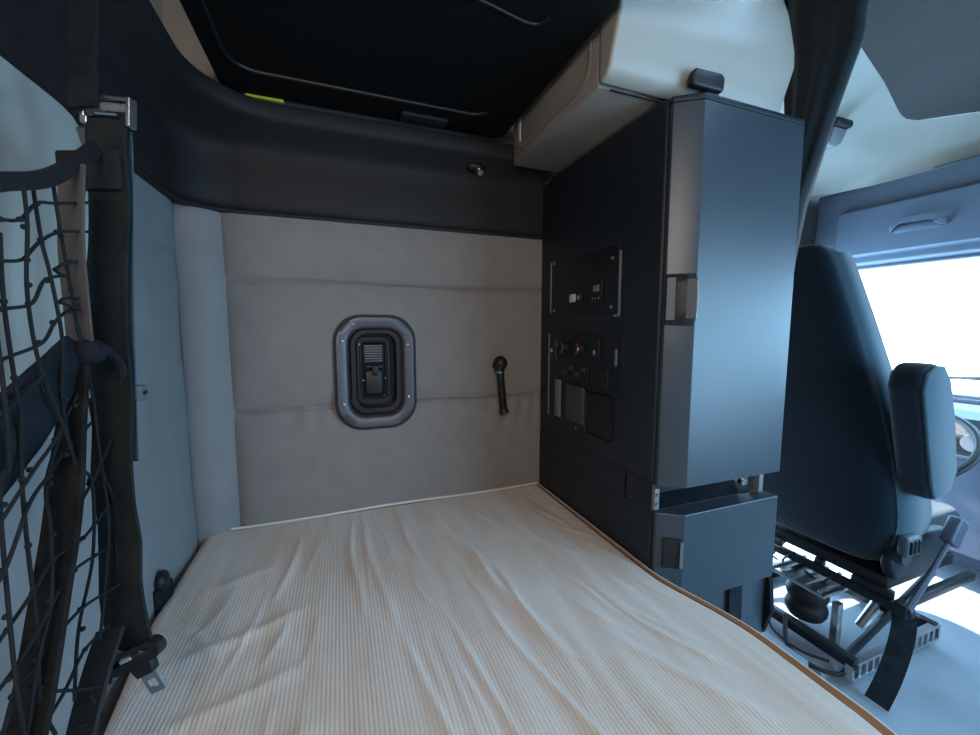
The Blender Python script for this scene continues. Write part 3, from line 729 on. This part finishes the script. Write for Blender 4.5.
# ================================================================ BUNK RESTRAINT NET
net = thing('restraint_net', (-.28, .66, 1.56), 'black knotted cord bunk restraint net with webbing straps hanging at the left', 'net')
XN = -.28
NL = {
 'V1':[(0.497, 1.365), (0.492, 1.304), (0.494, 1.235), (0.496, 1.204)],
 'V2':[(0.528, 1.416), (0.528, 1.377), (0.526, 1.322), (0.531, 1.266), (0.536, 1.222), (0.55, 1.171), (0.566, 1.123)],
 'V3':[(0.553, 1.422), (0.55, 1.369), (0.553, 1.33), (0.565, 1.265), (0.563, 1.203), (0.566, 1.157)],
 'V4':[(0.579, 1.434), (0.584, 1.38), (0.592, 1.324), (0.597, 1.278), (0.606, 1.252)],
 'V5':[(0.488, 1.403), (0.484, 1.339), (0.478, 1.27), (0.474, 1.2), (0.474, 1.154)],
 'V0':[(0.637, 1.462), (0.62, 1.395), (0.615, 1.313), (0.609, 1.255)],
 'H1':[(0.40, 1.36), (0.467, 1.372), (0.499, 1.377), (0.524, 1.383), (0.55, 1.405), (0.582, 1.414), (0.647, 1.433)],
 'H2':[(0.40, 1.31), (0.46, 1.327), (0.493, 1.339), (0.527, 1.346), (0.55, 1.367), (0.577, 1.383), (0.641, 1.397)],
 'H3':[(0.40, 1.27), (0.454, 1.287), (0.487, 1.297), (0.523, 1.304), (0.553, 1.329), (0.583, 1.337)],
 'H3b':[(0.583, 1.337), (0.569, 1.342), (0.595, 1.354), (0.635, 1.36)],
 'H4':[(0.40, 1.22), (0.447, 1.238), (0.48, 1.252), (0.528, 1.265), (0.555, 1.286), (0.586, 1.299), (0.631, 1.312)],
 'H3c':[(0.597, 1.301), (0.57, 1.308), (0.592, 1.314), (0.627, 1.314)],
 'H5':[(0.40, 1.17), (0.44, 1.191), (0.473, 1.205), (0.498, 1.215), (0.535, 1.233)],
 'B0':[(0.459, 1.115), (0.5, 1.146), (0.539, 1.165), (0.578, 1.194), (0.623, 1.229)],
 'B1':[(0.40, 1.03), (0.429, 1.053), (0.453, 1.072), (0.489, 1.116), (0.526, 1.131), (0.554, 1.144), (0.613, 1.17)],
 'B2':[(0.40, .99), (0.422, 1.006), (0.453, 1.018), (0.486, 1.031), (0.518, 1.046), (0.568, 1.043), (0.618, 1.055)],
 'B3':[(0.40, .955), (0.417, 0.968), (0.447, 0.976), (0.477, 0.992), (0.513, 1.01), (0.548, 1.016), (0.63, 1.002)],
 'B4':[(0.40, .91), (0.432, 0.938), (0.458, 0.956), (0.499, 0.962), (0.55, 0.969), (0.621, 0.952)],
 'B5':[(0.42, .86), (0.474, 0.894), (0.513, 0.905), (0.551, 0.92), (0.602, 0.912)],
 'B6':[(0.549, 1.073), (0.591, 1.103), (0.641, 1.137)],
 'A1':[(0.474, 1.154), (0.465, 1.126), (0.453, 1.03), (0.449, 0.958), (0.457, 0.912), (.46, .86)],
 'A2':[(0.496, 1.204), (0.489, 1.14), (0.487, 1.077), (0.486, 0.994), (0.479, 0.926), (0.493, 0.875)],
 'A3':[(0.55, 1.171), (0.525, 1.123), (0.521, 1.071), (0.504, 1.011), (0.479, 0.968), (0.46, 0.908)],
 'A4':[(0.566, 1.123), (0.589, 1.099), (0.586, 1.012), (0.551, 0.945), (0.526, 0.881)],
 'A5':[(0.607, 1.195), (0.613, 1.132), (0.62, 1.04), (0.595, 0.95), (0.579, 0.909)],
 'A6':[(0.606, 1.252), (0.607, 1.195), (0.613, 1.107), (0.64, 1.058), (0.636, 0.964)],
 'Z1':[(0.47, 0.955), (0.482, 0.935), (0.528, 0.891), (0.578, 0.852), (0.591, 0.848)],
 'Z2':[(0.579, 0.859), (0.578, 0.852), (0.564, 0.82), (0.555, 0.803)],
 'Z3':[(0.564, 0.82), (0.528, 0.848)],
 'Z4':[(0.546, 0.868), (0.565, 0.823)]}
b = B()
for k, (nm, l) in enumerate(NL.items()):
    off = .004*math.sin(k*2.1)
    pts = smooth_line([(XN+off*math.sin(i*1.3+k), y, z) for i, (y, z) in enumerate(l)], 6)
    b.tube(pts, .0017, 7)
    for (y, z) in l[1:-1]: b.sphere((XN, y, z), .0029, n=8)
b.out('cord_mesh', 'cord', net)
def yz(l, x=XN, k=5): return smooth_line([(x, y, z) for y, z in l], k)
CA = (.93, -.37, 0)       # across direction of the hanging webbings (they are turned towards the middle of the bunk)
b = B(); b.ribbon(yz([(.40, 1.38), (0.461, 1.394), (0.504, 1.411), (0.559, 1.431), (0.603, 1.456), (0.67, 1.506)]), (0, 0, 1), .016, .007, widths=None); b.out('top_hem', 'gasket', net)
b = B(); b.ribbon(yz([(0.630, 1.470), (0.614, 1.381), (0.612, 1.313), (0.612, 1.26)], XN-.006), CA, .03, .003); b.out('side_webbing', 'webbrown', net).data.materials[0] = M['tan']
b = B(); l = yz([(0.611, 1.243), (0.582, 1.165), (0.552, 1.072), (0.52, 1.0), (0.487, 0.929), (0.464, 0.889), (.44, .84)], XN-.008)
b.ribbon(l, CA, .04, .006, widths=[.020+.018*min(1, i/8) for i in range(len(l))]); b.out('side_webbing', 'webbrown', net)['label'] = 'dark brown bunched webbing'
b = B(); l = yz([(0.37, 1.12), (0.407, 1.139), (0.467, 1.163), (0.521, 1.19), (0.575, 1.225), (0.610, 1.250)], XN-.012)
rows = []
for i, p in enumerate(l):
    t = i/(len(l)-1); w = .040-.016*t**3; rr_ = []
    for j in range(20):
        a = 2*PI*j/20; y_ = math.cos(a)*w; 
        rr_.append((p.x-.008*math.sin(a)*(1+.3*math.sin(3*a+i*.5)), p.y-y_*.40, p.z+y_*.92+.003*noise.noise(V((i*.4, j*.5, 0)))))
    rows.append(rr_)
b.loft(rows, close=True, cap=True); b.out('diagonal_strap', 'webdark', net)
b = B(); b.sphere((XN+.002, .612, 1.252), .017, (1, 1.1, .9)); b.tube(smooth_line([(XN+.014, .605, 1.26), (XN+.02, .625, 1.245), (XN+.018, .645, 1.225), (XN+.010, .655, 1.20)]), .005, 8); b.out('knot', 'webdark', net)
SP = [(0.745, 1.947), (0.734, 1.73), (0.716, 1.636), (0.706, 1.566), (0.702, 1.517), (0.668, 1.317), (0.646, 1.123), (0.638, 0.977), (0.642, 0.846)]
# main hanging strap, folded twice, with a second thin layer just behind it
def strap_line(pts, x): return smooth_line([(x, y, z) for y, z in pts], 6)
b = B(); l = strap_line(SP[3:], XN); W = [.052+.010*max(0, (i/(len(l)-1)-.7))/.3+.0015*math.sin(i*1.7) for i in range(len(l))]
l = [p+V((.002*math.sin(i*.9), 0, 0)) for i, p in enumerate(l)]
b.ribbon(l, CA, .05, .004, widths=W); b.out('hanging_strap', 'web', net)
b = B(); l2 = strap_line([(y+.012, z-.02) for y, z in SP[3:7]], XN-.004+.006); b.ribbon(l2, CA, .05, .002, widths=[.048]*len(l2)); b.out('strap_fold', 'seatside', net)
b = B(); b.ribbon(strap_line([(y-.004, z) for y, z in SP[:4]], XN-.022), CA, .036, .005); b.out('upper_strap', 'webdark', net)
b = B(); b.box(-.04, .04, -.006, .006, -.025, .025, .004, 2, Matrix.Translation((XN-.018, .695, 1.485)) @ Matrix.Rotation(math.radians(-21.6), 4, 'Z')); b.out('stitched_tab', 'web', net)
# bracket: open metal frame with a roller
Mk = Matrix.Translation((XN+.004, .708, 1.568)) @ Matrix.Rotation(math.radians(-21.6), 4, 'Z') @ Matrix.Rotation(math.radians(5), 4, 'Y') @ Matrix.Scale(.90, 4)
b = B(); b.box(-.037, .037, -.009, -.003, .014, .019, .001, 1, Mk); b.box(-.037, -.031, -.010, .004, -.022, .019, .001, 1, Mk); b.box(.031, .037, -.010, .004, -.022, .019, .001, 1, Mk); b.box(-.032, -.026, -.011, -.005, -.022, -.012, .001, 1, Mk)
br = b.out('roller_bracket', 'metal', net)
b = B(); b.tube([Mk @ V((-.033, 0, .004)), Mk @ V((.033, 0, .004))], .0075, 12); b.out('roller', 'greypl', br)
b = B(); b.box(-.012, .020, -.012, -.008, -.010, -.007, 0, 1, Mk); b.out('slide_bar', 'metal', br)
# buckle tongue at the bottom of the strap
Mt = Matrix.Translation((XN, .642, .846)) @ Matrix.Rotation(math.radians(-21.6), 4, 'Z') @ Matrix.Rotation(math.radians(-27), 4, 'Y')
b = B()
lo = [Mt @ V((x, -.007, z)) for x, z in rrect(0, -.010, .088, .026, .0128, 6)]; li = [Mt @ V((x, -.007, z)) for x, z in rrect(0, -.008, .060, .008, .0035, 6)]
b.ring(lo, li, (Mt.to_3x3() @ V((0, .014, 0))))
b.prism([Mt @ V(p) for p in ((-.012, -.006, -.020), (.024, -.006, -.020), (.018, -.006, -.040), (-.008, -.006, -.040))], Mt.to_3x3() @ V((0, .012, 0)), .002)
bt = b.out('buckle_tongue', 'black', net)
b = B(); b.ring([Mt @ V((x+.005, -.0015, z)) for x, z in rrect(0, -.053, .024, .032, .003, 4)], [Mt @ V((x+.005, -.0015, z)) for x, z in rrect(0, -.055, .012, .013, .002, 4)], Mt.to_3x3() @ V((0, .003, 0))); b.out('metal_tongue', 'metal', bt)['label'] = 'bright steel tongue with square slot'
b = B(); b.box(-.012, .004, -.009, -.007, -.010, -.006, 0, 1, Mt); b.out('load_bar', 'cleat', bt)
b = B(); b.ribbon(smooth_line([(XN-.004, .612, .90), (XN-.006, .575, .865), (XN-.008, .53, .80), (XN-.01, .50, .70), (XN-.012, .49, .645)]), CA, .03, .006, widths=None); b.out('lower_strap', 'gasket', net)

# pale panel with tan binding on the rear wall behind the net
out_ = [(.90, 1.615), (.925, 1.56), (.935, 1.45), (.915, 1.30), (.86, 1.24), (.69, 1.13), (.45, 1.02), (.2, .98), (-.2, .98), (-.2, 1.628), (.2, 1.628), (.70, 1.628), (.86, 1.628)]
ol = [V((XR+.030, y, z)) for y, z in out_]; sm = smooth_line(ol+[ol[0]], 3)[:-1]
b = B(); b.prism(sm, (-.016, 0, 0)); struct(b.out('trim_5', 'pale'))
b = B(); b.tube(sm[0:26], .011, 8); struct(b.out('trim_7', 'tan'))

# ================================================================ LIGHT
wd = bpy.data.worlds.new('World'); S.world = wd; wd.use_nodes = True
bg = wd.node_tree.nodes['Background']; bg.inputs[0].default_value = (.39, .68, 1, 1); bg.inputs[1].default_value = 7.5

def area(name, loc, rot, sx, sy, e, col, portal=False):
    l = bpy.data.lights.new(name, 'AREA'); l.shape = 'RECTANGLE'; l.size = sx; l.size_y = sy; l.energy = e; l.color = col
    if portal: l.cycles.is_portal = True
    o = bpy.data.objects.new(name, l); o.location = loc; o.rotation_euler = rot; COL.objects.link(o); return o
area('portal_windscreen', (2.90, .35, 1.28), (0, math.radians(90-37), 0), 1.0, 2.2, 1, (1, 1, 1), True)
area('portal_near', (2.1, YN-.08, 1.14), (math.radians(90), 0, 0), 1.6, 1.12, 1, (1, 1, 1), True)
area('portal_driver', (2.3, 1.6, .8), (math.radians(-90), 0, 0), 1.5, 1.6, 1, (1, 1, 1), True)
fill_l = area('sleeper_fill', (-.20, -.62, 1.85), (math.radians(68), 0, math.radians(-16)), .7, .55, 13.5, (1, .85, .75))  # added warm fill light behind the camera, not a visible fitting
area('upper_dome_lamp', (.05, .7, 2.40), (0, 0, 0), .3, .3, 2.5, (1, .9, .78))
sun = bpy.data.lights.new('sun', 'SUN'); sun.energy = 14; sun.angle = math.radians(1.2); sun.color = (.92, .97, 1)
so_ = bpy.data.objects.new('sun', sun); COL.objects.link(so_)
so_.rotation_euler = V((.22, -.62, -.75)).to_track_quat('-Z', 'Y').to_euler()

# ================================================================ CAMERA
cam = bpy.data.cameras.new('camera'); co = bpy.data.objects.new('camera', cam); COL.objects.link(co)
cam.sensor_width = 36; cam.lens = 400/980*36; cam.clip_start = .02
co.location = (0, 0, 1.28)
co.rotation_euler = (math.radians(90-5.6), 0, math.radians(-20.6))
S.camera = co
S.view_settings.view_transform = 'Standard'; S.view_settings.look = 'None'
S.view_settings.exposure = .75; S.view_settings.gamma = 1; S.view_settings.use_curve_mapping = False
